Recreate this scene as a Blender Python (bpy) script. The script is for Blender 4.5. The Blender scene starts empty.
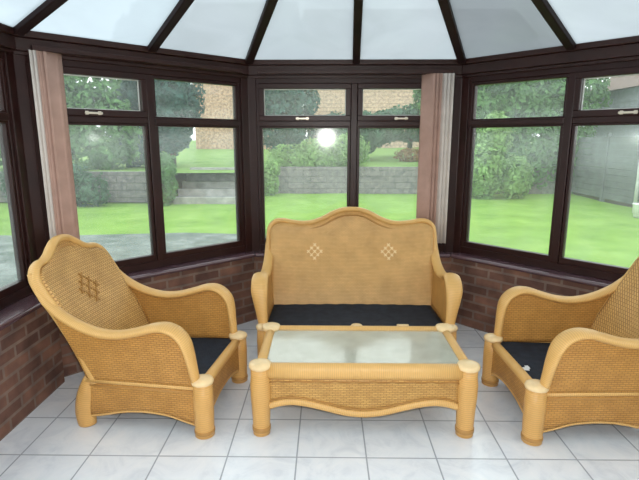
import bpy, math, random
from mathutils import Vector, noise
R = math.radians
COL = bpy.context.scene.collection
rng = random.Random(7)

# ------------------------------------------------------------------ helpers
def finish(name, verts, faces, mat, parent=None, uvs=None, smooth=False, mat_idx=None):
    me = bpy.data.meshes.new(name)
    me.from_pydata([tuple(v) for v in verts], [], faces)
    mats = mat if isinstance(mat, (list, tuple)) else [mat]
    for m in mats:
        me.materials.append(m)
    if uvs is not None:
        ul = me.uv_layers.new(name='UVMap')
        for p in me.polygons:
            for li in p.loop_indices:
                ul.data[li].uv = uvs[me.loops[li].vertex_index]
    if mat_idx:
        for p, i in zip(me.polygons, mat_idx):
            p.material_index = i
    if smooth:
        me.polygons.foreach_set('use_smooth', [True] * len(me.polygons))
    me.update()
    o = bpy.data.objects.new(name, me)
    COL.objects.link(o)
    if parent is not None:
        o.parent = parent
    return o

def empty(name, loc=(0, 0, 0), rz=0.0, parent=None):
    o = bpy.data.objects.new(name, None)
    COL.objects.link(o)
    o.location = loc
    o.rotation_euler = (0, 0, rz)
    o.empty_display_size = .1
    if parent is not None:
        o.parent = parent
    return o

def tag(o, label, cat, group=None, kind=None):
    o['label'] = label
    o['category'] = cat
    if group: o['group'] = group
    if kind: o['kind'] = kind
    return o

def struct(o):
    o['kind'] = 'structure'
    return o

class MB:
    def __init__(s):
        s.v = []; s.f = []
    def add(s, vs, fs):
        n = len(s.v)
        s.v += [Vector(v) for v in vs]
        s.f += [tuple(n + i for i in f) for f in fs]
    def box(s, x0, x1, y0, y1, z0, z1, tf=None):
        vs = [Vector((x, y, z)) for z in (z0, z1) for y in (y0, y1) for x in (x0, x1)]
        if tf: vs = [tf(v) for v in vs]
        s.add(vs, [(0, 2, 3, 1), (4, 5, 7, 6), (0, 1, 5, 4), (1, 3, 7, 5), (3, 2, 6, 7), (2, 0, 4, 6)])
    def prism(s, poly, z0, z1):
        n = len(poly)
        vs = [(x, y, z0) for x, y in poly] + [(x, y, z1) for x, y in poly]
        fs = [tuple(range(n - 1, -1, -1)), tuple(range(n, 2 * n))]
        fs += [(i, (i + 1) % n, n + (i + 1) % n, n + i) for i in range(n)]
        s.add(vs, fs)
    def build(s, name, mat, parent=None, bevel=0, smooth=False):
        o = finish(name, s.v, s.f, mat, parent, smooth=smooth)
        if bevel:
            m = o.modifiers.new('bevel', 'BEVEL'); m.width = bevel; m.segments = 2; m.limit_method = 'ANGLE'
        return o

def catmull(pts, n=6):
    P = [Vector(p) for p in pts]
    out = []
    for i in range(len(P) - 1):
        p0 = P[max(i - 1, 0)]; p1 = P[i]; p2 = P[i + 1]; p3 = P[min(i + 2, len(P) - 1)]
        for k in range(n):
            t = k / n
            out.append(.5 * ((2 * p1) + (p2 - p0) * t + (2 * p0 - 5 * p1 + 4 * p2 - p3) * t * t + (3 * p1 - p0 - 3 * p2 + p3) * t ** 3))
    out.append(P[-1])
    return out

def interp(tab, x):
    if x <= tab[0][0]: return tab[0][1]
    for (a, b), (c, d) in zip(tab, tab[1:]):
        if x <= c:
            return b + (d - b) * (x - a) / (c - a) if c != a else d
    return tab[-1][1]

def sweep(name, path, side, wf, tf, mat, parent=None, seg=14, sq=1.0):
    """Elliptical roll along a path. side = lateral axis; wf/tf(t) = half width along side / half thickness across."""
    n = len(path); vs = []; uv = []; L = 0
    for i, p in enumerate(path):
        tg = (path[min(i + 1, n - 1)] - path[max(i - 1, 0)]).normalized()
        s = Vector(side); s = (s - tg * s.dot(tg)).normalized()
        nr = tg.cross(s)
        t = i / (n - 1)
        if i: L += (p - path[i - 1]).length
        a, b = wf(t), tf(t)
        for k in range(seg):
            th = 2 * math.pi * k / seg
            c, d = math.cos(th), math.sin(th)
            c = math.copysign(abs(c) ** sq, c); d = math.copysign(abs(d) ** sq, d)
            vs.append(p + s * (a * c) + nr * (b * d)); uv.append((k / seg * .16, L))
    fs = []
    for i in range(n - 1):
        for k in range(seg):
            k2 = (k + 1) % seg
            fs.append((i * seg + k, i * seg + k2, (i + 1) * seg + k2, (i + 1) * seg + k))
    fs.append(tuple(range(seg - 1, -1, -1)))
    fs.append(tuple((n - 1) * seg + k for k in range(seg)))
    return finish(name, vs, fs, mat, parent, uvs=uv, smooth=True)

def tube(name, path, r, mat, parent=None, seg=12, side=(0.013, 1, 0.007)):
    rf = r if callable(r) else (lambda t: r)
    return sweep(name, path, side, rf, rf, mat, parent, seg)

def lathe(name, prof, mat, parent=None, loc=(0, 0), seg=24):
    """prof = (radius, z) list."""
    vs = []; uv = []
    for r, z in prof:
        for k in range(seg):
            th = 2 * math.pi * k / seg
            vs.append((loc[0] + r * math.cos(th), loc[1] + r * math.sin(th), z)); uv.append((k / seg * .3, z))
    fs = []
    for i in range(len(prof) - 1):
        for k in range(seg):
            k2 = (k + 1) % seg
            fs.append((i * seg + k, i * seg + k2, (i + 1) * seg + k2, (i + 1) * seg + k))
    fs.append(tuple(range(seg - 1, -1, -1))); fs.append(tuple((len(prof) - 1) * seg + k for k in range(seg)))
    return finish(name, vs, fs, mat, parent, uvs=uv, smooth=True)

def surf(name, f, nu, nv, mat, thick, parent=None, uvf=None, smooth=True):
    vs = []; uv = []
    for j in range(nv + 1):
        for i in range(nu + 1):
            p = Vector(f(i / nu, j / nv)); vs.append(p)
            uv.append(uvf(p) if uvf else (p.x, p.z))
    fs = [(j * (nu + 1) + i, j * (nu + 1) + i + 1, (j + 1) * (nu + 1) + i + 1, (j + 1) * (nu + 1) + i) for j in range(nv) for i in range(nu)]
    o = finish(name, vs, fs, mat, parent, uvs=uv, smooth=smooth)
    m = o.modifiers.new('thickness', 'SOLIDIFY'); m.thickness = thick; m.offset = 0
    return o

# ------------------------------------------------------------------ materials
def newmat(name):
    m = bpy.data.materials.new(name); m.use_nodes = True
    nt = m.node_tree; nt.nodes.clear()
    out = nt.nodes.new('ShaderNodeOutputMaterial')
    return m, nt, out

def node(nt, t, **kw):
    n = nt.nodes.new(t)
    for k, v in kw.items():
        if k in n.inputs.keys(): n.inputs[k].default_value = v
        else: setattr(n, k, v)
    return n

def principled(nt, out, col, rough=.5, spec=.5, metal=0):
    b = nt.nodes.new('ShaderNodeBsdfPrincipled')
    if not hasattr(col, 'links'): b.inputs['Base Color'].default_value = (*col, 1)
    b.inputs['Roughness'].default_value = rough
    b.inputs['Specular IOR Level'].default_value = spec
    b.inputs['Metallic'].default_value = metal
    nt.links.new(b.outputs[0], out.inputs[0])
    return b

def ramp(nt, fac, stops):
    r = nt.nodes.new('ShaderNodeValToRGB')
    cr = r.color_ramp
    while len(cr.elements) < len(stops): cr.elements.new(.5)
    for e, (p, c) in zip(cr.elements, stops):
        e.position = p; e.color = (*c, 1)
    nt.links.new(fac, r.inputs[0])
    return r.outputs[0]

def simple(name, col, rough=.5, spec=.5, metal=0, var=.15, scale=6, bump=0, bscale=40):
    m, nt, out = newmat(name)
    b = principled(nt, out, col, rough, spec, metal)
    tc = node(nt, 'ShaderNodeTexCoord')
    nz = node(nt, 'ShaderNodeTexNoise', Scale=scale, Detail=4)
    nt.links.new(tc.outputs['Object'], nz.inputs['Vector'])
    c = ramp(nt, nz.outputs[0], [(.25, tuple(x * (1 - var) for x in col)), (.75, tuple(min(1, x * (1 + var)) for x in col))])
    nt.links.new(c, b.inputs['Base Color'])
    if bump:
        n2 = node(nt, 'ShaderNodeTexNoise', Scale=bscale, Detail=3)
        nt.links.new(tc.outputs['Object'], n2.inputs['Vector'])
        bp = node(nt, 'ShaderNodeBump', Strength=bump, Distance=.01)
        nt.links.new(n2.outputs[0], bp.inputs['Height']); nt.links.new(bp.outputs[0], b.inputs['Normal'])
    return m

def weave_mat(name, c1, c2, gap, bw=.030, bh=.012, diag=False, herring=False):
    m, nt, out = newmat(name)
    b = principled(nt, out, c1, .42, .45)
    uv = node(nt, 'ShaderNodeUVMap')
    mp = node(nt, 'ShaderNodeMapping')
    nt.links.new(uv.outputs[0], mp.inputs[0])
    if diag:
        mp.inputs['Rotation'].default_value = (0, 0, R(45))
    br = node(nt, 'ShaderNodeTexBrick', Scale=1)
    br.inputs['Brick Width'].default_value = bw; br.inputs['Row Height'].default_value = bh
    br.inputs['Mortar Size'].default_value = bh * (.16 if not diag else .22); br.inputs['Mortar Smooth'].default_value = .6
    br.inputs['Color1'].default_value = (*c1, 1); br.inputs['Color2'].default_value = (*c2, 1); br.inputs['Mortar'].default_value = (*gap, 1)
    nt.links.new(mp.outputs[0], br.inputs['Vector'])
    nz = node(nt, 'ShaderNodeTexNoise', Scale=9, Detail=4)
    nt.links.new(uv.outputs[0], nz.inputs['Vector'])
    cc = ramp(nt, nz.outputs[0], [(.3, (.80, .78, .74)), (.7, (1.0, 1.0, 1.0))])
    mx = node(nt, 'ShaderNodeMix', data_type='RGBA', blend_type='MULTIPLY')
    mx.inputs[0].default_value = 1
    nt.links.new(br.outputs['Color'], mx.inputs[6]); nt.links.new(cc, mx.inputs[7])
    nt.links.new(mx.outputs[2], b.inputs['Base Color'])
    bp = node(nt, 'ShaderNodeBump', Strength=.7, Distance=.003, invert=True)
    nt.links.new(br.outputs['Fac'], bp.inputs['Height']); nt.links.new(bp.outputs[0], b.inputs['Normal'])
    return m

def rail_mat(name, c, pitch=.010, depth=.35):
    """rattan roll, closely wrapped: fine rings across its length"""
    m, nt, out = newmat(name)
    b = principled(nt, out, c, .38, .5)
    uv = node(nt, 'ShaderNodeUVMap')
    wv = node(nt, 'ShaderNodeTexWave', Scale=1 / pitch / 3.1, Distortion=1.5, Detail=1)
    wv.bands_direction = 'Y'
    nt.links.new(uv.outputs[0], wv.inputs['Vector'])
    nz = node(nt, 'ShaderNodeTexNoise', Scale=14, Detail=3)
    nt.links.new(uv.outputs[0], nz.inputs['Vector'])
    mt = node(nt, 'ShaderNodeMath', operation='MULTIPLY'); nt.links.new(wv.outputs['Fac'], mt.inputs[0]); nt.links.new(nz.outputs[0], mt.inputs[1])
    col = ramp(nt, mt.outputs[0], [(.0, tuple(x * .84 for x in c)), (.5, c)])
    nt.links.new(col, b.inputs['Base Color'])
    bp = node(nt, 'ShaderNodeBump', Strength=depth, Distance=.002)
    nt.links.new(wv.outputs['Fac'], bp.inputs['Height']); nt.links.new(bp.outputs[0], b.inputs['Normal'])
    return m

M = {}
M['rail'] = rail_mat('rattan_roll', (.78, .455, .15))
M['leg'] = rail_mat('rattan_leg', (.74, .41, .125), .012)
M['cap'] = simple('rattan_cap', (.86, .63, .34), .35, .5, var=.08, scale=30)
M['binding'] = rail_mat('rattan_binding', (.55, .28, .075), .006, .6)
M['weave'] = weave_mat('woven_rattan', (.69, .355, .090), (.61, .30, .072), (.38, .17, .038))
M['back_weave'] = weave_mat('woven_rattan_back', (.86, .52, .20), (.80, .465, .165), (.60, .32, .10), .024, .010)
M['diaper'] = weave_mat('woven_rattan_lattice', (.80, .49, .17), (.73, .42, .14), (.40, .19, .05), .026, .013, diag=True)
M['herring'] = weave_mat('woven_rattan_apron', (.76, .45, .14), (.64, .35, .10), (.36, .17, .045), .030, .010)
M['motif'] = simple('rattan_motif', (.92, .70, .38), .5, .4, var=.1)
M['motif_dark'] = simple('rattan_motif_dark', (.40, .20, .05), .5, .4, var=.1)
M['seat'] = simple('dark_seat_fabric', (.020, .026, .038), .8, .25, var=.35, scale=20, bump=.4, bscale=160)
M['label'] = simple('white_tag', (.82, .82, .80), .6)
M['frame'] = simple('mahogany_frame', (.026, .008, .007), .35, .3, var=.25, scale=5)
M['beam'] = simple('mahogany_beam', (.032, .012, .010), .35, .35, var=.25, scale=4)
M['bar'] = simple('dark_rafter', (.020, .010, .010), .5, .12, var=.2)
M['sill'] = simple('mahogany_sill', (.095, .048, .060), .25, 1.0, var=.2, scale=4)
M['seal'] = simple('pale_seal', (.62, .64, .60), .5)
M['handle'] = simple('brass_handle', (.62, .55, .45), .3, .6, metal=.4)
M['plaster'] = simple('cream_plaster', (.84, .82, .76), .8, .2, var=.05)
M['blind_pink'] = simple('pink_blind_fabric', (.46, .29, .235), .75, .2, var=.10, scale=12)
M['blind_pale'] = simple('pale_blind_fabric', (.66, .59, .54), .75, .2, var=.08, scale=12)
M['door'] = simple('white_door', (.75, .75, .73), .4)

def brick_mat(name, c1, c2, mortar, bw=.225, bh=.075, ms=.010, axis='XZ', rough=.85, bump=.6):
    m, nt, out = newmat(name)
    b = principled(nt, out, c1, rough, .2)
    uv = node(nt, 'ShaderNodeUVMap')
    br = node(nt, 'ShaderNodeTexBrick', Scale=1)
    br.inputs['Brick Width'].default_value = bw; br.inputs['Row Height'].default_value = bh
    br.inputs['Mortar Size'].default_value = ms; br.inputs['Mortar Smooth'].default_value = .2
    br.inputs['Color1'].default_value = (*c1, 1); br.inputs['Color2'].default_value = (*c2, 1); br.inputs['Mortar'].default_value = (*mortar, 1)
    nt.links.new(uv.outputs[0], br.inputs['Vector'])
    nz = node(nt, 'ShaderNodeTexNoise', Scale=7, Detail=6)
    nt.links.new(uv.outputs[0], nz.inputs['Vector'])
    cc = ramp(nt, nz.outputs[0], [(.3, (.6, .58, .62)), (.7, (1.25, 1.15, 1.1))])
    mx = node(nt, 'ShaderNodeMix', data_type='RGBA', blend_type='MULTIPLY'); mx.inputs[0].default_value = 1
    nt.links.new(br.outputs['Color'], mx.inputs[6]); nt.links.new(cc, mx.inputs[7])
    nt.links.new(mx.outputs[2], b.inputs['Base Color'])
    bp = node(nt, 'ShaderNodeBump', Strength=bump, Distance=.006, invert=True)
    nt.links.new(br.outputs['Fac'], bp.inputs['Height']); nt.links.new(bp.outputs[0], b.inputs['Normal'])
    return m
M['brick'] = brick_mat('dwarf_wall_brick', (.26, .145, .105), (.145, .082, .066), (.235, .178, .148), bump=.4)
M['house_brick'] = brick_mat('house_brick', (.58, .38, .25), (.50, .32, .21), (.55, .45, .36))
M['house_board'] = brick_mat('house_boarding', (.62, .47, .36), (.58, .44, .34), (.42, .32, .26), 4.0, .22, .02)
M['stone'] = brick_mat('garden_wall_stone', (.25, .24, .25), (.20, .20, .205), (.16, .16, .16), .5, .2, .015)

def floor_mat():
    m, nt, out = newmat('pale_floor_tiles')
    b = principled(nt, out, (.7, .72, .75), .22, .5)
    tc = node(nt, 'ShaderNodeTexCoord')
    sx = node(nt, 'ShaderNodeSeparateXYZ'); nt.links.new(tc.outputs['Object'], sx.inputs[0])
    def edge(sock, off, w):
        a = node(nt, 'ShaderNodeMath', operation='SUBTRACT'); nt.links.new(sock, a.inputs[0]); a.inputs[1].default_value = off
        d = node(nt, 'ShaderNodeMath', operation='PINGPONG'); nt.links.new(a.outputs[0], d.inputs[0]); d.inputs[1].default_value = w / 2
        return d.outputs[0]
    ex = edge(sx.outputs[0], -1.186 - 20 * .3475, .3475); ey = edge(sx.outputs[1], 2.157 - 20 * .333, .333)
    mn = node(nt, 'ShaderNodeMath', operation='MINIMUM'); nt.links.new(ex, mn.inputs[0]); nt.links.new(ey, mn.inputs[1])
    g = node(nt, 'ShaderNodeMapRange'); nt.links.new(mn.outputs[0], g.inputs[0]); g.inputs[1].default_value = .0022; g.inputs[2].default_value = .005
    nz = node(nt, 'ShaderNodeTexNoise', Scale=5.5, Detail=9, Roughness=.65, Distortion=1.2)
    nt.links.new(tc.outputs['Object'], nz.inputs['Vector'])
    c = ramp(nt, nz.outputs[0], [(.3, (.70, .745, .82)), (.5, (.82, .86, .92)), (.7, (.88, .905, .95))])
    mx = node(nt, 'ShaderNodeMix', data_type='RGBA'); nt.links.new(g.outputs[0], mx.inputs[0])
    mx.inputs[6].default_value = (.38, .42, .48, 1); nt.links.new(c, mx.inputs[7])
    nt.links.new(mx.outputs[2], b.inputs['Base Color'])
    bp = node(nt, 'ShaderNodeBump', Strength=.4, Distance=.002); nt.links.new(g.outputs[0], bp.inputs['Height']); nt.links.new(bp.outputs[0], b.inputs['Normal'])
    return m
M['floor'] = floor_mat()

def glass_mat(name, tint=(.93, .96, .94), haze=.06, rough=.0, hcol=(.8, .86, .84), spot=False):
    """thin window glass with a light film of damp and dust"""
    m, nt, out = newmat(name)
    tr = node(nt, 'ShaderNodeBsdfTransparent', Color=(*tint, 1))
    gl = node(nt, 'ShaderNodeBsdfGlossy', Roughness=rough)
    ge = node(nt, 'ShaderNodeNewGeometry')          # Schlick's law, the same on both faces of the sheet
    dp = node(nt, 'ShaderNodeVectorMath', operation='DOT_PRODUCT'); nt.links.new(ge.outputs['Incoming'], dp.inputs[0]); nt.links.new(ge.outputs['Normal'], dp.inputs[1])
    ab = node(nt, 'ShaderNodeMath', operation='ABSOLUTE'); nt.links.new(dp.outputs['Value'], ab.inputs[0])
    iv = node(nt, 'ShaderNodeMath', operation='SUBTRACT'); iv.inputs[0].default_value = 1; nt.links.new(ab.outputs[0], iv.inputs[1])
    pw = node(nt, 'ShaderNodeMath', operation='POWER'); nt.links.new(iv.outputs[0], pw.inputs[0]); pw.inputs[1].default_value = 5
    fr = node(nt, 'ShaderNodeMath', operation='MULTIPLY_ADD'); nt.links.new(pw.outputs[0], fr.inputs[0]); fr.inputs[1].default_value = .95; fr.inputs[2].default_value = .04
    mx = node(nt, 'ShaderNodeMixShader'); nt.links.new(fr.outputs[0], mx.inputs[0]); nt.links.new(tr.outputs[0], mx.inputs[1]); nt.links.new(gl.outputs[0], mx.inputs[2])
    tl = node(nt, 'ShaderNodeBsdfTranslucent', Color=(*hcol, 1)); df = node(nt, 'ShaderNodeBsdfDiffuse', Color=(*hcol, 1))
    m2 = node(nt, 'ShaderNodeMixShader'); m2.inputs[0].default_value = .3; nt.links.new(tl.outputs[0], m2.inputs[1]); nt.links.new(df.outputs[0], m2.inputs[2])
    m3 = node(nt, 'ShaderNodeMixShader')
    tc = node(nt, 'ShaderNodeTexCoord')
    nz = node(nt, 'ShaderNodeTexNoise', Scale=3.5, Detail=6); nt.links.new(tc.outputs['Object'], nz.inputs['Vector'])
    mr = node(nt, 'ShaderNodeMapRange'); nt.links.new(nz.outputs[0], mr.inputs[0]); mr.inputs[1].default_value = .3; mr.inputs[2].default_value = .7
    mr.inputs[3].default_value = haze * .6; mr.inputs[4].default_value = haze * 1.5
    nt.links.new(mr.outputs[0], m3.inputs[0])
    nt.links.new(mx.outputs[0], m3.inputs[1]); nt.links.new(m2.outputs[0], m3.inputs[2])
    nt.links.new(m3.outputs[0], out.inputs[0])
    return m
M['glass'] = glass_mat('window_glass', haze=.075, rough=.08)
M['table_glass'] = glass_mat('table_glass', (.985, .99, .985), haze=.06, hcol=(.95, .94, .88), rough=.12)

def roof_mat(name, tint, clear):
    m, nt, out = newmat(name)
    tl = node(nt, 'ShaderNodeBsdfTranslucent'); tr = node(nt, 'ShaderNodeBsdfTransparent')
    gl = node(nt, 'ShaderNodeBsdfGlossy', Roughness=.25)
    tc = node(nt, 'ShaderNodeTexCoord'); nz = node(nt, 'ShaderNodeTexNoise', Scale=2.2, Detail=5, Distortion=.8)
    nt.links.new(tc.outputs['Object'], nz.inputs['Vector'])
    c = ramp(nt, nz.outputs[0], [(.3, tuple(x * .88 for x in tint)), (.65, tint)])
    nt.links.new(c, tl.inputs[0]); nt.links.new(c, tr.inputs[0])
    mx = node(nt, 'ShaderNodeMixShader'); mx.inputs[0].default_value = clear
    nt.links.new(tl.outputs[0], mx.inputs[1]); nt.links.new(tr.outputs[0], mx.inputs[2])
    m2 = node(nt, 'ShaderNodeMixShader'); m2.inputs[0].default_value = .04
    nt.links.new(mx.outputs[0], m2.inputs[1]); nt.links.new(gl.outputs[0], m2.inputs[2])
    nt.links.new(m2.outputs[0], out.inputs[0])
    return m
M['poly'] = roof_mat('polycarbonate', (.285, .315, .325), .10)
M['poly_blue'] = roof_mat('polycarbonate_blue', (.335, .385, .405), .10)  # lighter, bluer tint for the left-hand panels
M['poly_grey'] = roof_mat('polycarbonate_grey', (.145, .160, .165), .10)  # darker grey tint for a single back-right panel
m, nt, out = newmat('polycarbonate_top'); t_ = node(nt, 'ShaderNodeBsdfTransparent', Color=(.97, .98, .98, 1)); nt.links.new(t_.outputs[0], out.inputs[0]); M['poly_top'] = m

# ------------------------------------------------------------------ room plan (inner face of the dwarf walls)
PLAN = [Vector(p) for p in [(-1.78, -1.3), (-1.78, 2.94), (-.62, 4.05), (1.07, 4.05), (2.20, 2.86), (2.20, -1.3)]]
SEGN = ['left', 'back_left', 'back', 'back_right', 'right']
def nrm(i):
    d = (PLAN[i + 1] - PLAN[i]).normalized()
    return Vector((-d.y, d.x))
def offset_pt(k, off):
    """plan corner k moved outwards by off, mitred"""
    if k == 0: return PLAN[0] + nrm(0) * off
    if k == 5: return PLAN[5] + nrm(4) * off
    n0, n1 = nrm(k - 1), nrm(k)
    b = (n0 + n1).normalized()
    return PLAN[k] + b * (off / b.dot(n0))
def band(name, i, o0, o1, z0, z1, mat, parent=None, bevel=0, uv=False):
    a0, a1, b1, b0 = offset_pt(i, o0), offset_pt(i + 1, o0), offset_pt(i + 1, o1), offset_pt(i, o1)
    poly = [(v.x, v.y) for v in (a0, a1, b1, b0)]
    mb = MB(); mb.prism(poly, z0, z1)
    o = finish(name, mb.v, mb.f, mat, parent, uvs=None)
    me = o.data; ul = me.uv_layers.new(name='UVMap')
    d = (PLAN[i + 1] - PLAN[i]).normalized()
    for lp in range(len(me.loops)):
        co = me.vertices[me.loops[lp].vertex_index].co
        ul.data[lp].uv = (co.x * d.x + co.y * d.y + i * .13, co.z)
    if bevel:
        m_ = o.modifiers.new('bevel', 'BEVEL'); m_.width = bevel; m_.segments = 3; m_.limit_method = 'ANGLE'
    return o

# floor
mb = MB(); mb.prism([(v.x, v.y) for v in [offset_pt(k, .05) for k in range(6)]][::-1], -.12, 0)
struct(mb.build('floor', M['floor']))

for i, nm in enumerate(SEGN):
    inn = -.07 if i == 0 else 0          # the side wall is a little thicker
    struct(band('wall_' + nm, i, inn, .26, -.14, .578, M['brick']))
    struct(band('trim_%d' % (i + 1), i, -.055 + inn * .6, .10, .578, .61, M['sill'], bevel=.014))

# corner posts
def corner_post(k, idx):
    n0, n1 = nrm(k - 1), nrm(k)
    d0 = (PLAN[k] - PLAN[k - 1]).normalized(); d1 = (PLAN[k + 1] - PLAN[k]).normalized()
    i_, o_ = offset_pt(k, .045), offset_pt(k, .14)
    w = .065
    pi = offset_pt(k, .045); po = offset_pt(k, .14)
    poly = [pi - d0 * w, pi, pi + d1 * w, pi + d1 * w + n1 * .095, po, pi - d0 * w + n0 * .095]
    mb = MB(); mb.prism([(p.x, p.y) for p in poly][::-1], .60, 2.07)
    o = mb.build('trim_%d' % idx, M['frame'], bevel=.004)
    struct(o)
for j, k in enumerate((1, 2, 3, 4)):
    corner_post(k, 6 + j)

# windows --------------------------------------------------------
GB, GT0, GT1, GH = .71, 1.647, 1.748, 1.958     # lower glass bottom / top, fanlight bottom / top
def window(i, idx, n, opening, post0=.065, post1=.065):
    a, b = offset_pt(i, .06), offset_pt(i + 1, .06)
    d = (b - a); L = d.length; d.normalize(); nr = nrm(i)
    root = empty('window_%d' % idx, (a.x, a.y, 0), math.atan2(d.y, d.x))
    struct(root)
    # local: x along the wall, y = outwards, z up
    D = .065
    x0, x1 = post0, L - post1
    mb = MB()
    mb.box(x0, x1, 0, D, .61, .665); mb.box(x0, x1, 0, D, 2.0, 2.062)
    mb.box(x0, x0 + .03, 0, D, .665, 2.0); mb.box(x1 - .03, x1, 0, D, .665, 2.0)
    w = (x1 - x0) / n
    for k in range(1, n):
        c = x0 + k * w; mb.box(c - .026, c + .026, -.004, D, .665, 2.0)
    mb.build('window_frame', M['frame'], root, bevel=.004)
    for k in range(n):
        l = x0 + k * w + .028; r = x0 + (k + 1) * w - .028
        mb = MB(); mb.box(l, r, -.002, D, 1.662, 1.704); mb.build('transom', M['frame'], root, bevel=.003)
        # lower glazing bead + pane
        mb = MB(); z0, z1 = .665, 1.662; t = .022
        mb.box(l, r, .008, D - .008, z0, GB); mb.box(l, r, .008, D - .008, GT0, z1)
        mb.box(l, l + t, .008, D - .008, GB, GT0); mb.box(r - t, r, .008, D - .008, GB, GT0)
        mb.build('glazing_bead', M['frame'], root, bevel=.003)
        mb = MB(); mb.box(l + t, r - t, .030, .036, GB, GT0); mb.build('glass_pane', M['glass'], root)
        op = opening[k]
        z0, z1 = 1.704, 2.0
        t = .040 if op else .016; yi = -.016 if op else .008
        gz0, gz1 = (GT1, GH) if op else (1.716, 1.975)
        mb = MB()
        mb.box(l, r, yi, D - .008, z0, gz0); mb.box(l, r, yi, D - .008, gz1, z1)
        mb.box(l, l + t, yi, D - .008, gz0, gz1); mb.box(r - t, r, yi, D - .008, gz0, gz1)
        fl = mb.build('fanlight_sash' if op else 'fanlight_frame', M['frame'], root, bevel=.004)
        mb = MB(); mb.box(l + t, r - t, .030, .036, gz0, gz1); mb.build('glass_pane', M['glass'], root)
        if op:   # pale rubber seal round the pane
            mb = MB(); s = .006
            mb.box(l + t, r - t, .022, .029, gz0, gz0 + s); mb.box(l + t, r - t, .022, .029, gz1 - s, gz1)
            mb.box(l + t, l + t + s, .022, .029, gz0 + s, gz1 - s); mb.box(r - t - s, r - t, .022, .029, gz0 + s, gz1 - s)
            mb.build('seal', M['seal'], fl)
            c = (l + r) / 2 - .02
            mb = MB(); mb.box(c - .055, c + .055, yi - .022, yi - .008, 1.716, 1.730); mb.box(c - .05, c - .03, yi - .010, yi, 1.712, 1.736)
            mb.box(c + .03, c + .05, yi - .010, yi, 1.712, 1.736)
            mb.build('handle', M['handle'], fl, bevel=.002)
    return root
window(0, 1, 4, (0, 1, 0, 0), post0=0)
window(1, 2, 2, (1, 0))
window(2, 3, 2, (1, 1))
window(3, 4, 2, (0, 1))
window(4, 5, 4, (0, 0, 1, 0), post1=0)

# eaves beam with its stepped mouldings
for i in range(5):
    e = band('trim_%d' % (10 + i), i, .012, .16, 2.062, 2.135, M['beam'], bevel=.004); struct(e)
    band('cornice_lip', i, -.012, .17, 2.135, 2.182, M['beam'], e, bevel=.006)
    band('cornice_bead', i, .035, .05, 2.040, 2.062, M['beam'], e, bevel=.003)

# roof ------------------------------------------------------------
APEX = Vector((.14, 2.02, 2.91))
ceil = empty('ceiling'); struct(ceil)
ZE = 2.168
def e3(v): return Vector((v.x, v.y, ZE))
eave = [e3(offset_pt(k, -.005)) for k in range(6)]
def rafter(a, b, w=.058, h=.052, drop=-.034):
    t = (b - a).normalized(); s = t.cross(Vector((0, 0, 1))).normalized(); n = s.cross(t)
    mb = MB()
    vs = []
    for p in (a, b):
        for sx, sz in ((-1, 0), (1, 0), (1, 1), (-1, 1)):
            vs.append(p + s * (sx * w / 2) + n * (sz * h + drop))
    mb.add(vs, [(0, 1, 2, 3), (7, 6, 5, 4), (0, 4, 5, 1), (1, 5, 6, 2), (2, 6, 7, 3), (3, 7, 4, 0)])
    return mb.build('rafter', M['bar'], ceil, bevel=.006)
def panel(pts, mat):
    n = len(pts)
    nn = (pts[1] - pts[0]).cross(pts[2] - pts[0]).normalized()
    if nn.z < 0: nn = -nn
    lo = [p + Vector((0, 0, .002)) for p in pts]; hi = [p + nn * .016 for p in lo]
    fs = [tuple(range(n))] + [tuple(range(2 * n - 1, n - 1, -1))] + [(i, (i + 1) % n, n + (i + 1) % n, n + i) for i in range(n)]
    finish('roof_panel', lo + hi, fs, [mat, M['poly_top']], ceil, mat_idx=[0, 1] + [1] * n)
mids = {i: (eave[i] + eave[i + 1]) / 2 for i in (1, 2, 3)}
mids[2] = eave[2].lerp(eave[3], .505)
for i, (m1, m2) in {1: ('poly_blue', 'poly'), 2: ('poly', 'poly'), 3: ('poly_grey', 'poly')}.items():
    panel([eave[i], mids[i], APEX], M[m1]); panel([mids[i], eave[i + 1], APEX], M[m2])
    rafter(mids[i], APEX)
for k in (1, 2, 3, 4):
    rafter(eave[k], APEX, .062)
ys = [eave[1].y, 2.02, 1.2, .4, -.4, -1.3]
for sd, ex in ((0, eave[1].x), (1, eave[4].x)):
    top_prev = APEX; 
    y_first = eave[1].y if sd == 0 else eave[4].y
    prev = Vector((ex, y_first, ZE))
    for y in ys[1:]:
        cur = Vector((ex, y, ZE)); tp = Vector((APEX.x, min(y, APEX.y), APEX.z))
        pts = [prev, cur, tp] if (tp - top_prev).length < 1e-6 else [prev, cur, tp, top_prev]
        panel(pts, M['poly_blue'] if sd == 0 else M['poly'])
        rafter(cur, tp)
        prev, top_prev = cur, tp
mb = MB(); mb.box(APEX.x - .05, APEX.x + .05, -1.3, 2.06, 2.88, 2.95); mb.build('ridge_beam', M['bar'], ceil, bevel=.01)
lathe('ridge_boss', [(.02, 2.81), (.10, 2.84), (.13, 2.89), (.10, 2.95)], M['bar'], ceil, (APEX.x, APEX.y))

# house wall behind the camera, with a door in it
mb = MB(); mb.box(-2.1, 2.5, -1.56, -1.3, -.2, 3.3); struct(mb.build('wall_house', M['plaster']))
dr = empty('door_1', (.25, -1.29, 0)); struct(dr)
mb = MB(); mb.box(-.45, .45, 0, .04, .01, 2.0); mb.build('door_leaf', M['door'], dr, bevel=.004)
mb = MB(); mb.box(-.52, -.45, -.005, .05, 0, 2.07); mb.box(.45, .52, -.005, .05, 0, 2.07); mb.box(-.45, .45, -.005, .05, 2.0, 2.07)
mb.build('door_frame', M['frame'], dr, bevel=.004)
mb = MB(); mb.box(.33, .38, .04, .09, 1.0, 1.03); mb.box(.26, .38, .075, .09, 1.0, 1.03); mb.build('door_handle', M['handle'], dr, bevel=.003)

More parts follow.
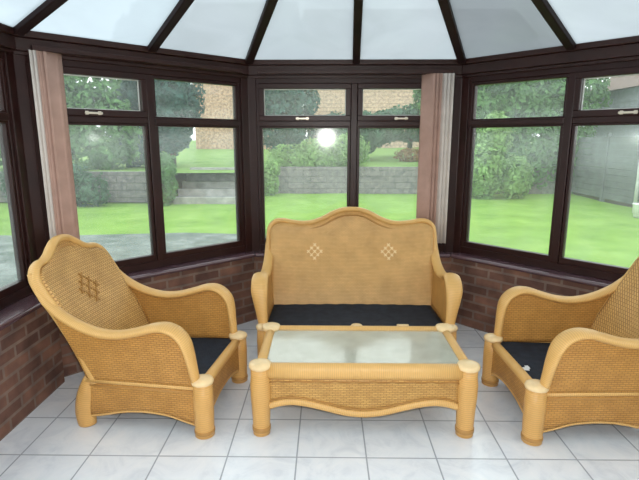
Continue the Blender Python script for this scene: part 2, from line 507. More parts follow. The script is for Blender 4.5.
# ------------------------------------------------------------------ rattan seats
XB = [(.20, -.265), (.28, -.29), (.35, -.315), (.48, -.375), (.60, -.43), (.70, -.473), (.80, -.508), (.90, -.532), (1.02, -.550)]
XB_CHAIR = XB[:4] + [(.60, -.44), (.70, -.505), (.80, -.565), (.90, -.613), (1.02, -.655)]
xbt = [XB]
def xb(z): return interp(xbt[0], z)
ARM_SOFA = [(-.545, .85), (-.520, .775), (-.470, .69), (-.395, .625), (-.30, .580), (-.19, .557), (-.08, .563), (.03, .592), (.10, .614), (.16, .617),
       (.217, .592), (.256, .540), (.272, .470), (.280, .40), (.288, .325)]
ARM_CHAIR = [(-.600, .86), (-.560, .78), (-.500, .70), (-.410, .63)] + ARM_SOFA[4:]

def make_seat(name, loc, rz, cap, W, crest, middle_leg=False, motifs=(0,), back_mat='diaper', lattice=True):
    xbt[0] = XB_CHAIR if lattice else XB
    ARM = ARM_CHAIR if lattice else ARM_SOFA
    root = empty(name, loc, rz)
    out_half = crest[-1][0]
    top = [(abs(y), z) for y, z in crest]
    # --- back
    def h(y): return interp(top, abs(y))
    nu = 40
    Wi = W - .012
    def f(u, v):
        y = (u * 2 - 1) * Wi; zt = h(y) - .012
        z = .215 + v * (zt - .215)
        return (xb(z) + .016 * (y / W) ** 2 * 2, y * (1 - .03 * (1 - v)), z)
    back = surf('backrest', f, nu, 24, M[back_mat], .03, root, uvf=lambda p: (p.y, p.z))
    pts = [(xb(z), -y, z) for y, z in reversed(crest)]
    pts = [(xb(.26), -W * .975, .26), (xb(.45), -W * .985, .45), (xb(.62), -W * .99, .62)] + pts + [(xb(z), y, z) for y, z in crest[1:]] + [(xb(.62), W * .99, .62), (xb(.45), W * .985, .45), (xb(.26), W * .975, .26)]
    path = catmull(pts, 5)
    # rim, flattened across its depth
    n = len(path)
    sweep('back_rim', path, (1, 0, .35), lambda t: .035, lambda t: .023, M['rail'], root, 14)
    inner = catmull([(p[0] + .026, p[1] * (1 - .040 / W), p[2] - (.040 if p[2] > .7 else 0)) for p in pts], 4)
    tube('inner_bead', inner, .0075, M['binding'], root, 8, side=(1, 0, .3))
    # woven diamond motifs
    for my in motifs:
        mb = MB(); sc = 1.0 if lattice else .75
        zc = .70 if lattice else .665
        for a in range(-3, 4):
            for b in range(-3, 4):
                if abs(a) + abs(b) > 3 or (a + b) % 2: continue
                cy = my + a * .034 * sc; cz = zc + b * .034 * sc
                x = xb(cz) + .020
                s = .014 * sc
                for (dy, dz) in ((0, 1), (1, 0)):
                    pa = Vector((xb(cz - s) + .021 + .032 * (cy / W) ** 2, cy - s, cz - s)) if dy else Vector((xb(cz + s) + .021 + .032 * (cy / W) ** 2, cy - s, cz + s))
                    pb = Vector((xb(cz + s) + .021 + .032 * (cy / W) ** 2, cy + s, cz + s)) if dy else Vector((xb(cz - s) + .021 + .032 * (cy / W) ** 2, cy + s, cz - s))
                    t = (pb - pa).normalized(); q = Vector((1, 0, .4)).normalized(); r_ = t.cross(q).normalized() * .0042; q = q * .004
                    vs = [p + a_ * r_ + b_ * q for p in (pa, pb) for a_, b_ in ((-1, -1), (1, -1), (1, 1), (-1, 1))]
                    mb.add(vs, [(3, 2, 1, 0), (4, 5, 6, 7), (0, 1, 5, 4), (1, 2, 6, 5), (2, 3, 7, 6), (3, 0, 4, 7)])
        mb.build('woven_motif', M['motif_dark'] if lattice else M['motif'], back)
    # --- arms
    for s in (-1, 1):
        yr, yh, yb = W - .002, cap + .045, cap + .014
        L = len(ARM) - 1
        def ylat(k):
            t = k / L
            return interp([(0, yr), (.3, (yr + yh) / 2), (.6, yh), (.8, yh - .006), (1, yb)], t)
        ap = catmull([(x, s * ylat(k), z) for k, (x, z) in enumerate(ARM)], 5)
        arm = sweep('arm_roll', ap, (0, 1, 0), lambda t: interp([(0, .014), (.12, .034), (.4, .042), (.66, .057), (.78, .057), (.9, .042), (1, .032)], t),
              lambda t: interp([(0, .014), (.12, .022), (.7, .0225), (1, .022)], t), M['rail'], root, 16)
        tab = [(x, z) for x, z in ARM]
        rear = [(-.60, .86), (-.55, .78), (-.50, .70), (-.415, .52), (-.36, .40), (-.325, .30), (-.318, .285), (.4, .285)]
        path_y = [(x, ylat(k)) for k, (x, z) in enumerate(ARM)]
        def fa(u, v):
            x = -.545 + u * (.270 + .545)
            zt = interp(tab, x); zb = min(interp(rear, x), zt - .002)
            z = zb + v * (zt - zb)
            y = interp(path_y, x)
            # the panel leans in towards the base
            y = (cap + .012) + (y - cap - .012) * max(0, (z - .285)) / .33 * (1 if x > -.3 else 1)
            return (x, s * min(y, max(yr, yh)), z)
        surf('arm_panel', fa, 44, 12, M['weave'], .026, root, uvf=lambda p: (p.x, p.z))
        # seam rail and lower side apron with arched edge
        ys_ = s * (cap + .008)
        tube('seam_rail', [Vector((x, ys_ + s * .010, .278)) for x in (-.33, -.1, .1, .28)], .0125, M['rail'], root)
        tube('seam_rail', [Vector((x, ys_ + s * .010, .252)) for x in (-.33, -.1, .1, .28)], .006, M['binding'], root)
        arch = [(-.34, .065), (-.25, .082), (-.12, .110), (.0, .118), (.12, .108), (.22, .080), (.30, .060)]
        def fs_(u, v):
            x = -.335 + u * .63; zb = interp(arch, x)
            return (x, ys_, zb + v * (.275 - zb))
        surf('side_apron', fs_, 24, 6, M['weave'], .024, root, uvf=lambda p: (p.x, p.z))
        tube('apron_edge', catmull([(x, ys_, z) for x, z in arch], 4), .013, M['rail'], root)
        # rear leg: swells backwards below the seam
        lp = catmull([(-.325, s * (cap - .005), .285), (-.345, s * (cap - .005), .22), (-.366, s * (cap - .004), .13), (-.372, s * (cap - .004), .06), (-.366, s * (cap - .004), .0)], 5)
        rl = sweep('rear_leg', lp, (0, 1, 0), lambda t: interp([(0, .034), (.5, .043), (1, .040)], t), lambda t: interp([(0, .028), (.35, .052), (.7, .058), (1, .050)], t), M['leg'], root, 16)
        for v in rl.data.vertices: v.co.z = max(v.co.z, 0)
        # front leg with cap and foot binding
        fl = lathe('front_leg', [(.046, 0), (.052, .004), (.051, .05), (.053, .12), (.054, .22), (.050, .305)], M['leg'], root, (.32, s * cap))
        lathe('leg_cap', [(.049, .300), (.057, .304), (.059, .314), (.055, .325), (.042, .332), (.015, .335)], M['cap'], fl, (.32, s * cap))
        lathe('foot_binding', [(.0512, .018), (.0545, .022), (.0545, .036), (.0512, .040)], M['binding'], fl, (.32, s * cap))
    if middle_leg:
        fl = lathe('front_leg', [(.034, 0), (.038, .004), (.038, .12), (.038, .305)], M['leg'], root, (.325, 0))
        lathe('leg_cap', [(.038, .300), (.046, .305), (.046, .318), (.036, .330), (.012, .334)], M['cap'], fl, (.325, 0))
    # --- front apron and seat
    c2 = cap - .03
    tube('seat_rail', [Vector((.318, y, .285)) for y in (-c2, -c2 / 2, 0, c2 / 2, c2)], .028, M['rail'], root, side=(0, 0.02, 1))
    def ff(u, v):
        y = -c2 + u * 2 * c2; q = abs(y) / c2
        zb = .085 + .06 * (1 - q ** 2.2)
        return (.325, y, zb + v * (.28 - zb))
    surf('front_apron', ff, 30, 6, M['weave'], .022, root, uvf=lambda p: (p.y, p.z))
    tube('apron_edge', [Vector((.325, -c2 + k / 20 * 2 * c2, .085 + .06 * (1 - abs(k / 10 - 1) ** 2.2))) for k in range(21)], .013, M['rail'], root, side=(1, 0, 0.02))
    def fd(u, v):
        x = -.275 + u * .58; y = (v * 2 - 1) * (cap - .004)
        return (x, y, .262 + .022 * u - .014 * math.sin(math.pi * u) * math.sin(math.pi * v) + .002 * math.sin(v * 60))
    surf('seat_base', fd, 20, 30, M['seat'], .022, root)
    # rear apron
    def fr(u, v):
        y = -c2 + u * 2 * c2; q = abs(y) / c2; zb = .08 + .05 * (1 - q ** 2.2)
        return (-.322, y, zb + v * (.27 - zb))
    surf('rear_apron', fr, 20, 4, M['weave'], .022, root, uvf=lambda p: (p.y, p.z))
    return root

CH = [(0, .985), (.05, .978), (.10, .950), (.15, .915), (.20, .895), (.245, .890), (.285, .868), (.312, .825), (.318, .77), (.318, .72)]
W_CH = .318
a1 = make_seat('armchair', (-.925, 2.685, 0), R(-7.5), .305, W_CH, CH, motifs=(0,), back_mat='diaper')
tag(a1, 'golden rattan armchair on the left, facing right, in front of the left window', 'armchair', 'rattan armchairs')
a2 = make_seat('armchair', (1.395, 2.625, 0), R(181.5), .308, W_CH, CH, motifs=(0,), back_mat='diaper')
tag(a2, 'golden rattan armchair on the right, cut by the frame, white tag on its seat', 'armchair', 'rattan armchairs')
mb = MB(); mb.box(.262, .290, .064, .096, .292, .298); mb.box(.248, .268, .040, .072, .291, .296)
mb.build('care_label', M['label'], a2)['label'] = 'small white fabric tag'
SF = [(0, .992), (.07, .987), (.15, .96), (.23, .918), (.31, .889), (.39, .879), (.48, .886), (.56, .900), (.62, .893), (.662, .855), (.676, .79), (.676, .72)]
s1 = make_seat('sofa', (.207, 3.42, 0), R(-90), .622, .676, SF, middle_leg=True, motifs=(-.30, .30), back_mat='back_weave', lattice=False)
tag(s1, 'two-seat golden rattan sofa with crested back and dark bare seat, under the middle window', 'sofa')
b_ = tube('rail_binding', [Vector((.318, y, .290)) for y in (.275, .30, .325, .35)], .044, M['cap'], s1, side=(0, 0.02, 1))

# ------------------------------------------------------------------ coffee table
tb = empty('coffee_table', (.2, 2.625, 0), 0)
tag(tb, 'low rattan coffee table with glass top standing in front of the sofa', 'coffee table')
hx, hy = .545, .262
for sx in (-1, 1):
    for sy in (-1, 1):
        lg = lathe('leg', [(.040, 0), (.046, .004), (.046, .06), (.049, .14), (.054, .22), (.055, .29), (.050, .34), (.050, .385)], M['leg'], tb, (sx * hx, sy * hy))
        lathe('leg_cap', [(.050, .380), (.058, .385), (.060, .395), (.056, .407), (.040, .414), (.012, .417)], M['cap'], lg, (sx * hx, sy * hy))
        lathe('foot_binding', [(.0465, .022), (.0495, .026), (.0495, .046), (.0465, .05)], M['binding'], lg, (sx * hx, sy * hy))
for sy in (-1, 1):
    sweep('long_rail', [Vector((x, sy * hy, .362)) for x in (-hx + .02, -.3, 0, .3, hx - .02)], (0, 1, 0), lambda t: .036, lambda t: .044, M['rail'], tb, 16)
    wave = [(-.50, .166), (-.45, .182), (-.38, .191), (-.30, .182), (-.20, .158), (-.10, .132), (0, .122), (.10, .132), (.20, .158), (.30, .182), (.38, .191), (.45, .182), (.50, .166)]
    def ft(u, v, sy=sy):
        x = -.50 + u; zb = interp(wave, x)
        return (x, sy * (hy + .004), zb + v * (.335 - zb))
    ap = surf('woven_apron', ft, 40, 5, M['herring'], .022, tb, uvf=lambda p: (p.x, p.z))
    for dz in (0, ):
        tube('apron_line', catmull([(x, sy * (hy + .018), .308 - .004 * math.cos(x * 62.8)) for x in [-.5 + k * .025 for k in range(41)]], 2), .0045, M['motif_dark'], ap, 8)
        tube('apron_line', catmull([(x, sy * (hy + .018), z + .030) for x, z in wave], 3), .0045, M['motif_dark'], ap, 8)
    tube('apron_edge', catmull([(x, sy * (hy + .003), z) for x, z in wave], 4), .022, M['rail'], tb)
for sx in (-1, 1):
    sweep('short_rail', [Vector((sx * hx, y, .372)) for y in (-hy + .02, -.1, .1, hy - .02)], (1, 0, 0), lambda t: .030, lambda t: .032, M['rail'], tb, 16)
    def fe(u, v, sx=sx):
        y = -.225 + u * .45; zb = .20 - .05 * math.cos(y / .225 * math.pi / 2) ** 2
        return (sx * (hx + .002), y, zb + v * (.35 - zb))
    surf('woven_apron', fe, 20, 5, M['herring'], .022, tb, uvf=lambda p: (p.y, p.z))
    tube('apron_edge', [Vector((sx * hx, -.225 + k * .0225, .20 - .05 * math.cos((-.225 + k * .0225) / .225 * math.pi / 2) ** 2)) for k in range(21)], .0165, M['rail'], tb, side=(1, 0, .02))
m = weave_mat('cane_underlay', (.88, .87, .79), (.85, .84, .74), (.68, .67, .57), .009, .20)
mb_v = [(-.517, -.232, .386), (.517, -.232, .386), (.517, .232, .386), (-.517, .232, .386)]
mb = MB(); mb.box(-.517, .517, -.228, .228, .372, .386)
o = mb.build('cane_panel', m, tb)
ul = o.data.uv_layers.new(name='UVMap')
for lp in range(len(o.data.loops)):
    co = o.data.vertices[o.data.loops[lp].vertex_index].co; ul.data[lp].uv = (co.x, co.y)
mb = MB(); mb.box(-.516, .516, -.230, .230, .388, .394)
mb.build('glass_top', M['table_glass'], tb)

# ------------------------------------------------------------------ vertical blinds
def blind(i, start, count, step, ang, label, pale, width=.115, z0=.70, dirn=1):
    a = offset_pt(i, 0); b = offset_pt(i + 1, 0); d = (b - a).normalized(); nr = nrm(i)
    L = (b - a).length
    root = empty('vertical_blind', (a.x, a.y, 0), math.atan2(d.y, d.x))
    tag(root, label, 'blind', 'folded vertical blinds')
    mb = MB(); mb.box(.07, L - .07, -.022, .010, 2.066, 2.094); mb.build('head_rail', M['beam'], root, bevel=.004)
    for k in range(count):
        x = start + dirn * k * step; y0 = -.005
        an = R(ang + rng.uniform(-5, 5)); c, s = math.cos(an), math.sin(an)
        vs = []; uv = []; N = 6; Z = [2.066, 1.6, 1.1, z0]
        for zz in Z:
            for q in range(N + 1):
                t = (q / N - .5) * width; bow = .006 * (1 - (2 * q / N - 1) ** 2)
                vs.append((x + t * c - bow * s, y0 + t * s + bow * c, zz + .0))
        fs = [(r * (N + 1) + q, r * (N + 1) + q + 1, (r + 1) * (N + 1) + q + 1, (r + 1) * (N + 1) + q) for r in range(3) for q in range(N)]
        o = finish('slat', vs, fs, M['blind_pale'] if k in pale else M['blind_pink'], root, smooth=True)
        mm = o.modifiers.new('thickness', 'SOLIDIFY'); mm.thickness = .0015; mm.offset = 0
    mb = MB(); xa = start - .03; xb_ = start + dirn * (count - 1) * step + .03
    mb.box(min(xa, xb_), max(xa, xb_), -.007, -.003, z0 - .012, z0 - .004); mb.build('bead_chain', M['bar'], root)
    return root

# ------------------------------------------------------------------ garden
def ground_mat(name, stops, scale=1.2, rough=.9):
    m, nt, out = newmat(name)
    b = principled(nt, out, stops[0][1], rough, .15)
    tc = node(nt, 'ShaderNodeTexCoord'); nz = node(nt, 'ShaderNodeTexNoise', Scale=scale, Detail=8, Roughness=.7)
    nt.links.new(tc.outputs['Object'], nz.inputs['Vector'])
    nt.links.new(ramp(nt, nz.outputs[0], stops), b.inputs['Base Color'])
    return m
M['lawn'] = ground_mat('lawn_grass', [(.3, (.13, .25, .035)), (.5, (.19, .34, .055)), (.7, (.26, .42, .09))])
M['bank'] = ground_mat('bank_grass', [(.3, (.13, .24, .06)), (.5, (.20, .33, .09)), (.7, (.27, .40, .13))])
M['paving'] = ground_mat('patio_paving', [(.35, (.10, .13, .11)), (.5, (.16, .19, .17)), (.65, (.27, .30, .28))], 2.5)
M['soil'] = ground_mat('soil', [(.3, (.07, .055, .04)), (.7, (.12, .10, .07))])
M['fence'] = simple('grey_fence_wood', (.17, .18, .19), .85, .2, var=.25, scale=3)
M['sleeper'] = simple('weathered_sleeper', (.36, .345, .33), .9, .2, var=.35, scale=4, bump=.5)
M['cladding'] = simple('grey_cladding', (.30, .32, .35), .8, .2, var=.15)
M['roof_tile'] = simple('roof_tiles', (.16, .10, .08), .8)
M['white_frame'] = simple('white_upvc', (.78, .79, .78), .4)
M['bark'] = simple('bark', (.09, .065, .045), .9, var=.3, bump=.6)
M['dark_glass'] = simple('house_glass', (.05, .06, .07), .08, .6)
def leaf_mat(name, c):
    m, nt, out = newmat(name)
    b = principled(nt, out, c, .55, .3)
    tc = node(nt, 'ShaderNodeTexCoord'); nz = node(nt, 'ShaderNodeTexNoise', Scale=2.3, Detail=5)
    nt.links.new(tc.outputs['Object'], nz.inputs['Vector'])
    nt.links.new(ramp(nt, nz.outputs[0], [(.3, tuple(x * .55 for x in c)), (.5, c), (.7, tuple(x * 1.5 for x in c))]), b.inputs['Base Color'])
    tl = node(nt, 'ShaderNodeBsdfTranslucent', Color=(*[min(1, x * 1.2) for x in c], 1))
    mx = node(nt, 'ShaderNodeMixShader'); mx.inputs[0].default_value = .3
    nt.links.new(b.outputs[0], mx.inputs[1]); nt.links.new(tl.outputs[0], mx.inputs[2]); nt.links.new(mx.outputs[0], out.inputs[0])
    return m
M['conifer'] = leaf_mat('conifer_leaf', (.05, .125, .105))
M['dark_leaf'] = leaf_mat('dark_leaf', (.065, .15, .085))
M['leaf'] = leaf_mat('mid_leaf', (.12, .25, .085))
M['russet'] = leaf_mat('russet_leaf', (.34, .18, .08))
M['light_leaf'] = leaf_mat('light_leaf', (.26, .42, .15))

GZ = -.15
# lawn: one gently uneven surface
def grid_ground(name, x0, x1, y0, y1, nx, ny, zf, mat, keep=None):
    vs = []; 
    for j in range(ny + 1):
        for i in range(nx + 1):
            x = x0 + (x1 - x0) * i / nx; y = y0 + (y1 - y0) * j / ny
            vs.append((x, y, zf(x, y)))
    fs = [(j * (nx + 1) + i, j * (nx + 1) + i + 1, (j + 1) * (nx + 1) + i + 1, (j + 1) * (nx + 1) + i) for j in range(ny) for i in range(nx)]
    if keep: fs = [f for f in fs if all(keep(vs[q][0], vs[q][1]) for q in f)]
    return finish(name, vs, fs, mat, smooth=True)
def outside(x, y):
    return not (-2.2 < x < 2.6 and y < 4.4 and y < x + 5.2 and y < 5.75 - x)
lw = grid_ground('lawn', -14, 7.9, -3, 15.9, 110, 100, lambda x, y: GZ - .01 + .02 * noise.noise(Vector((x * .8, y * .8, 0))), M['lawn'], outside)
tag(lw, 'bright green mown lawn outside the windows', 'lawn', kind='stuff')
mb = MB(); mb.box(-30, 34, -12, 60, -.9, -.25); struct(mb.build('ground', M['soil']))
def bank_z(x, y): return .62 + max(0, y - 16) * .036 + .06 * noise.noise(Vector((x * .4, y * .4, 3)))
bk = grid_ground('grass_bank', -22, 24, 16.1, 42, 50, 30, bank_z, M['bank'])
tag(bk, 'raised grass bank rising behind the stone garden wall', 'grass bank', kind='stuff')
bk2 = grid_ground('grass_bank', -22, -2.3, 13.55, 16.12, 30, 6, lambda x, y: .66 + .0 * x if x < -3.9 else .66, M['bank'])
tag(bk2, 'low grass terrace above the left stretch of garden wall', 'grass bank', kind='stuff')
# patio outside the left windows
pv = MB(); pv.prism([(-8.0, -2), (-2.02, -2), (-2.02, 3.1), (-.85, 4.32), (-.75, 8.55), (-2.6, 8.75), (-5, 8.4), (-8, 8.6)][::-1], -.22, -.115)
struct(pv.build('patio_paving', M['paving']))

def uv_box(name, x0, x1, y0, y1, z0, z1, mat, parent=None):
    mb = MB(); mb.box(x0, x1, y0, y1, z0, z1)
    o = finish(name, mb.v, mb.f, mat, parent)
    ul = o.data.uv_layers.new(name='UVMap')
    for p in o.data.polygons:
        for lp in p.loop_indices:
            co = o.data.vertices[o.data.loops[lp].vertex_index].co
            ul.data[lp].uv = ((co.y if abs(p.normal.x) > .5 else co.x), co.z if abs(p.normal.z) < .5 else co.y)
    return o
g = uv_box('garden_wall', -2.3, 7.6, 15.90, 16.10, -.16, .70, M['stone'])
tag(g, 'long grey stone retaining wall across the back of the lawn', 'garden wall', 'retaining walls')
g = uv_box('garden_wall', -13.5, -4.24, 13.3, 13.55, -.13, .70, M['stone'])
tag(g, 'grey stone retaining wall left of the sleeper steps', 'garden wall', 'retaining walls')
st = empty('garden_steps', (-3.17, 13.2, GZ))
tag(st, 'broad flight of weathered grey sleeper steps rising from the lawn', 'steps')
for k in range(5):
    mb = MB(); y0 = k * .45
    mb.box(-1.02, .98, y0, y0 + .16, -.08 + (0 if k == 0 else k * .17), (k + 1) * .175)
    mb.build('riser_sleeper', M['sleeper'], st, bevel=.015)
    mb = MB(); mb.box(-1.02, .98, y0 + .16, y0 + (.45 if k < 4 else .40), -.08, (k + 1) * .175 - .02)
    mb.build('tread', M['paving'], st)

# foliage -------------------------------------------------------
def foliage(name, blobs, n, size, mat, parent):
    vs = []; fs = []
    tot = sum(b[3] * b[4] * b[5] for b in blobs) ** 1
    for (cx, cy, cz, rx, ry, rz) in blobs:
        m_ = max(30, int(n * rx * ry * rz / tot))
        for _ in range(m_):
            while True:
                p = Vector((rng.uniform(-1, 1), rng.uniform(-1, 1), rng.uniform(-1, 1)))
                if .02 < p.length < 1: break
            rr = p.length ** .45; p = p.normalized() * rr
            bump = 1 + .22 * noise.noise(p * 2.6 + Vector((cx, cy, cz)))
            c = Vector((cx + p.x * rx * bump, cy + p.y * ry * bump, cz + p.z * rz * bump))
            s = size * rng.uniform(.6, 1.3)
            nn = (p + Vector((rng.gauss(0, .5), rng.gauss(0, .5), rng.gauss(.2, .5)))).normalized()
            a = nn.orthogonal().normalized(); a.rotate(__import__('mathutils').Quaternion(nn, rng.uniform(0, 6.28))); b = nn.cross(a)
            k = len(vs)
            vs += [c - a * s, c - b * s * .5 + nn * s * .1, c + a * s, c + b * s * .5 + nn * s * .1]
            fs.append((k, k + 1, k + 2, k + 3))
    return finish(name, vs, fs, mat, parent)
def tree(name, loc, blobs, n, size, mat, label, cat, trunk=None, group=None):
    root = empty(name, loc); tag(root, label, cat, group)
    zmin = min(b[2] for b in blobs)
    foliage('foliage', blobs, n, size, M[mat], root)
    r, hgt = trunk or (.06, zmin)
    tube('trunk', [Vector((0, 0, -.1)), Vector((.03, 0, hgt * .35)), Vector((-.04, .03, hgt * .7)), Vector((.02, 0, hgt))], lambda t: r * (1 - .5 * t), M['bark'], root, 10)
    return root
def cone(rad, z0, z1, n=7):
    return [(0, 0, z0 + (z1 - z0) * (k + .5) / n, rad * (1 - .8 * k / n), rad * (1 - .8 * k / n), (z1 - z0) / n * .9) for k in range(n)]
tree('conifer_tree', (-5.35, 16.8, .6), [(0, 0, 3.2, 1.15, 1.0, 3.0), (-.75, 0, 1.6, 1.3, .9, 1.6), (-.6, 0, 3.6, 1.0, .8, 1.6)], 12000, .13, 'conifer', 'dark blue-green conifer left of the orange brick house', 'tree', (.2, 5), 'trees beyond the lawn')
tree('broadleaf_tree', (-8.6, 15.2, .6), [(0, 0, 1.7, 1.6, 1.0, 1.4), (-1.6, .2, 1.5, 1.3, 1.0, 1.3), (1.5, 0, 1.2, 1.4, .8, 1.3), (-.6, 0, 3.0, 1.3, .7, .8), (1.2, .2, 2.7, 1.1, .7, .7)], 12000, .12, 'leaf', 'light green bushy tree above the left garden wall', 'tree', (.12, 2.0), 'trees beyond the lawn')
tree('garden_shrub', (-6.9, 12.7, GZ), [(0, 0, .55, .75, .45, .6), (-.9, .1, .6, .8, .4, .65), (.7, 0, .4, .5, .35, .45)], 4500, .07, 'dark_leaf', 'dark round shrub at the foot of the left garden wall', 'shrub', (.04, .5))
tree('garden_shrub', (-4.35, 12.85, GZ), [(0, 0, .55, .38, .3, .6), (.1, 0, 1.0, .3, .3, .4)], 2500, .06, 'leaf', 'slim green shrub beside the sleeper steps', 'shrub', (.03, .6))
tree('conifer_tree', (-1.55, 18.5, .8), [(0, 0, 1.9, 1.2, 1.1, 1.7), (.1, 0, 3.6, .95, .9, 1.9), (-.7, 0, 3.0, .8, .8, 1.9)], 9000, .12, 'conifer', 'dark green tree before the gap between the two houses', 'tree', (.18, 4), 'trees beyond the lawn')
tree('flowering_shrub', (-1.2, 16.9, .62), [(0, 0, .35, .85, .45, .45), (.9, 0, .45, .8, .5, .55), (1.9, .1, .55, .8, .5, .6)], 5500, .06, 'light_leaf', 'pale green spreading shrub on top of the stone wall', 'shrub', (.04, .3))
tree('garden_shrub', (-1.85, 15.3, GZ), [(0, 0, .4, .35, .3, .5), (.15, 0, .8, .25, .2, .35)], 1600, .06, 'light_leaf', 'small pale shrub at the left end of the stone wall', 'shrub', (.03, .5))
tree('broadleaf_tree', (1.3, 19.5, .9), [(0, 0, .95, 1.3, .8, .8), (-1.0, 0, .95, .9, .6, .8)], 5000, .10, 'dark_leaf', 'dark green rounded tree behind the pale spreading shrub', 'tree', (.1, 1), 'trees beyond the lawn')
tree('broadleaf_tree', (3.6, 21.5, 1.1), [(0, 0, 1.15, 1.8, 1.0, .75), (-1.2, 0, .9, 1.0, .7, .6), (.9, 0, 2.0, .75, .7, .95)], 5500, .11, 'dark_leaf', 'mid green tree below the boarded house, by the right blind', 'tree', (.12, 1.6), 'trees beyond the lawn')
tree('tall_hedge', (5.1, 16.2, GZ), [(-.6, 0, 1.2, .9, .7, 1.3), (.5, 0, 1.4, .9, .7, 1.5), (1.6, 0, 1.5, .9, .7, 1.6), (2.6, 0, 1.6, .9, .7, 1.7), (-.2, .2, 2.6, 1.1, .7, .9), (1.3, .2, 3.0, 1.2, .7, .9), (2.8, .1, 3.2, 1.1, .7, .9), (.9, .3, 3.9, 1.4, .6, .8)], 15000, .11, 'leaf', 'tall leafy green hedge filling the right window', 'hedge', (.1, 1.4))
tree('garden_shrub', (4.7, 14.6, GZ), [(0, 0, .8, .6, .5, .9), (.2, 0, 1.8, .5, .4, .7), (.9, 0, .6, .5, .4, .65)], 4500, .08, 'light_leaf', 'yellow-green shrub in front of the tall hedge', 'shrub', (.04, 1))
tree('broadleaf_tree', (6.6, 19.0, GZ), [(0, 0, 3.8, 2.2, 1.3, 1.7), (1.8, 0, 3.4, 1.4, 1.0, 1.5), (-1.9, 0, 3.7, 1.5, 1.0, 1.5)], 9000, .15, 'leaf', 'large green tree rising behind the tall hedge', 'tree', (.2, 3.4), 'trees beyond the lawn')
tree('broadleaf_tree', (-9.8, 8.0, GZ), [(0, 0, 1.5, 1.4, 2.2, 1.5), (0, -2.5, 1.4, 1.3, 1.9, 1.4), (0, -.5, 3.2, 1.2, 2.0, 1.2)], 7000, .13, 'leaf', 'green tree seen through the far left side window', 'tree', (.14, 1.4), 'trees beyond the lawn')

tree('russet_shrub', (3.35, 19.3, .85), [(0, 0, .12, .7, .35, .28), (.7, 0, .2, .5, .35, .3)], 1500, .06, 'russet', 'low russet shrub on the bank beside the right blind', 'shrub', (.03, .2))
# side fence on the right, running away from the house
fn = empty('panel_fence', (7.9, 8.0, GZ))
tag(fn, 'grey boarded garden fence running along the right of the lawn', 'fence')
for k in range(5):
    y0 = -2 + k * 2.0
    mb = MB()
    for q in range(10):
        mb.box(-.012, .012, y0 + .06, y0 + 1.94, .08 + q * .172, .08 + q * .172 + .163)
    mb.build('fence_panel', M['fence'], fn)
for k in range(6):
    y0 = -2 + k * 2.0
    mb = MB(); mb.box(-.05, .05, y0 - .055, y0 + .055, -.05, 1.90); mb.build('fence_post', M['fence'], fn, bevel=.01)
sh = empty('outbuilding', (11.3, 14.0, GZ))
tag(sh, 'grey clad outbuilding showing over the right fence', 'building')
mb = MB()
for q in range(17):
    mb.box(-1.8 - .01 * (q % 2), 1.8, -4.5, 4.5, -.1 + q * .2, -.1 + (q + 1) * .2 - .012)
mb.box(-1.78, 1.78, -4.48, 4.48, -.1, 3.3)
mb.build('wall', M['cladding'], sh)
mb = MB(); mb.add([(-2.0, -4.7, 3.3), (2.0, -4.7, 3.3), (0, -4.7, 4.5), (-2.0, 4.7, 3.3), (2.0, 4.7, 3.3), (0, 4.7, 4.5)], [(0, 1, 2), (5, 4, 3), (0, 2, 5, 3), (2, 1, 4, 5), (1, 0, 3, 4)])
mb.build('roof', M['roof_tile'], sh)
mb = MB(); mb.box(-1.86, -1.80, -1.0, .2, 1.5, 2.5); w_ = mb.build('window', M['white_frame'], sh, bevel=.01)
mb = MB(); mb.box(-1.875, -1.86, -.93, .13, 1.57, 2.43); mb.build('pane', M['dark_glass'], w_)
ps = tube('washing_line_post', [Vector((7.35, 11.6, GZ)), Vector((7.35, 11.6, .8)), Vector((7.35, 11.6, 1.9))], .045, simple('pale_metal_post', (.62, .64, .63), .5), None, 12)
tag(ps, 'slim pale upright post standing on the lawn by the right fence', 'post')
tbk = lathe('garden_tub', [(.10, 0), (.13, .01), (.17, .28), (.185, .30), (.18, .31), (.15, .30)], simple('white_plastic', (.80, .81, .80), .4), None, (0, 0))
tbk.location = (7.05, 10.9, GZ)
tag(tbk, 'small white plastic tub on the lawn by the right fence', 'tub')

# houses on the rise behind
def house(name, loc, w, dp, hw, mat, label, windows, roof_h=2.6):
    root = empty(name, loc); tag(root, label, 'house', 'houses behind the garden')
    uv_box('wall', -w / 2, w / 2, 0, dp, -1.2, hw, mat, root)
    mb = MB(); e = .35
    mb.add([(-w / 2 - e, -e, hw), (w / 2 + e, -e, hw), (w / 2 + e, dp + e, hw), (-w / 2 - e, dp + e, hw), (-w / 2 - e, dp / 2, hw + roof_h), (w / 2 + e, dp / 2, hw + roof_h)],
           [(3, 2, 1, 0), (0, 1, 5, 4), (2, 3, 4, 5), (1, 2, 5), (3, 0, 4)])
    mb.build('roof', M['roof_tile'], root)
    for (x0, x1, z0, z1) in windows:
        mb = MB(); mb.box(x0, x1, -.05, .02, z0, z1); f_ = mb.build('window', M['white_frame'], root, bevel=.01)
        mb = MB(); mb.box(x0 + .08, x1 - .08, -.065, -.05, z0 + .08, z1 - .08); mb.build('pane', M['dark_glass'], f_)
house('house', (-4.7, 28.0, 1.6), 5.4, 5, 5.2, M['house_brick'], 'orange brick house seen between the conifer and the corner post', [(-2.1, -1.2, 3.2, 4.4)])
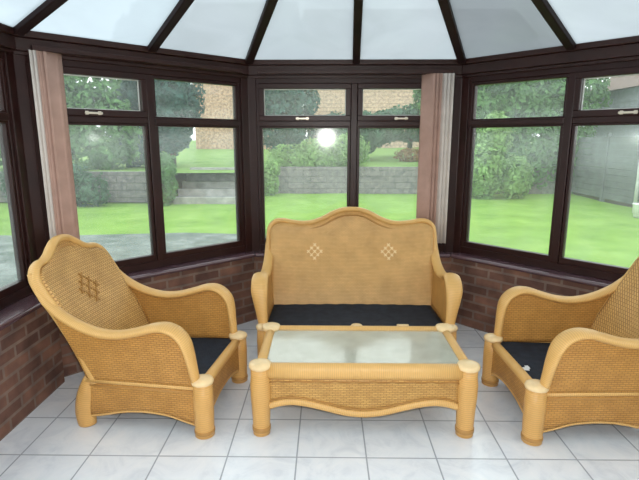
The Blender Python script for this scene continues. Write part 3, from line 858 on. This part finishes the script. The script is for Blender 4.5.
house('house', (5.35, 30.0, 1.7), 13.0, 8, 5.6, M['house_board'], 'pale pinkish boarded house behind the middle window', [(3.6, 4.9, 3.0, 4.3), (-3.0, -1.8, 3.6, 4.7)])

# ------------------------------------------------------------------ blinds (placed last so they can use the garden-independent plan)
blind(1, .108, 5, .018, 16, 'folded pink vertical blind at the far left, behind the left armchair', {0, 1}, z0=.66)
L2 = (offset_pt(3, 0) - offset_pt(2, 0)).length
blind(2, L2 - .262, 6, .030, -38, 'folded pink vertical blind with pale lining right of the sofa back', {3, 4, 5}, z0=.70)

# ------------------------------------------------------------------ light
sc = bpy.context.scene
wd = bpy.data.worlds.new('overcast_sky'); sc.world = wd; wd.use_nodes = True
nt = wd.node_tree; nt.nodes.clear()
out = nt.nodes.new('ShaderNodeOutputWorld'); bg = nt.nodes.new('ShaderNodeBackground')
tc = node(nt, 'ShaderNodeTexCoord'); nz = node(nt, 'ShaderNodeTexNoise', Scale=1.6, Detail=5)
nt.links.new(tc.outputs['Generated'], nz.inputs['Vector'])
nt.links.new(ramp(nt, nz.outputs[0], [(.35, (.80, .86, .92)), (.65, (.98, .99, 1.0))]), bg.inputs[0])
bg.inputs[1].default_value = 1.0
nt.links.new(bg.outputs[0], out.inputs[0])

# the flash of the camera that took the picture (it also glints in the middle window)
fl = bpy.data.lights.new('camera_flash', 'POINT'); fl.energy = 37; fl.shadow_soft_size = .035; fl.color = (1, .98, .95)
fo = bpy.data.objects.new('camera_flash', fl); COL.objects.link(fo); fo.location = (.0, .06, 1.60)

# ------------------------------------------------------------------ camera
cam = bpy.data.cameras.new('camera'); co = bpy.data.objects.new('camera', cam); COL.objects.link(co)
co.location = (0, 0, 1.55); co.rotation_euler = (R(90 - 11.6), 0, R(.8))
cam.sensor_width = 36; cam.lens = 486 / 639 * 36; cam.clip_start = .05; cam.clip_end = 200
sc.camera = co
sc.view_settings.view_transform = 'Standard'; sc.view_settings.look = 'None'
sc.view_settings.gamma = 1; sc.view_settings.use_curve_mapping = False
sc.view_settings.exposure = 1.6
sc.cycles.use_denoising = True
sc.cycles.max_bounces = 12; sc.cycles.transparent_max_bounces = 24; sc.cycles.transmission_bounces = 8
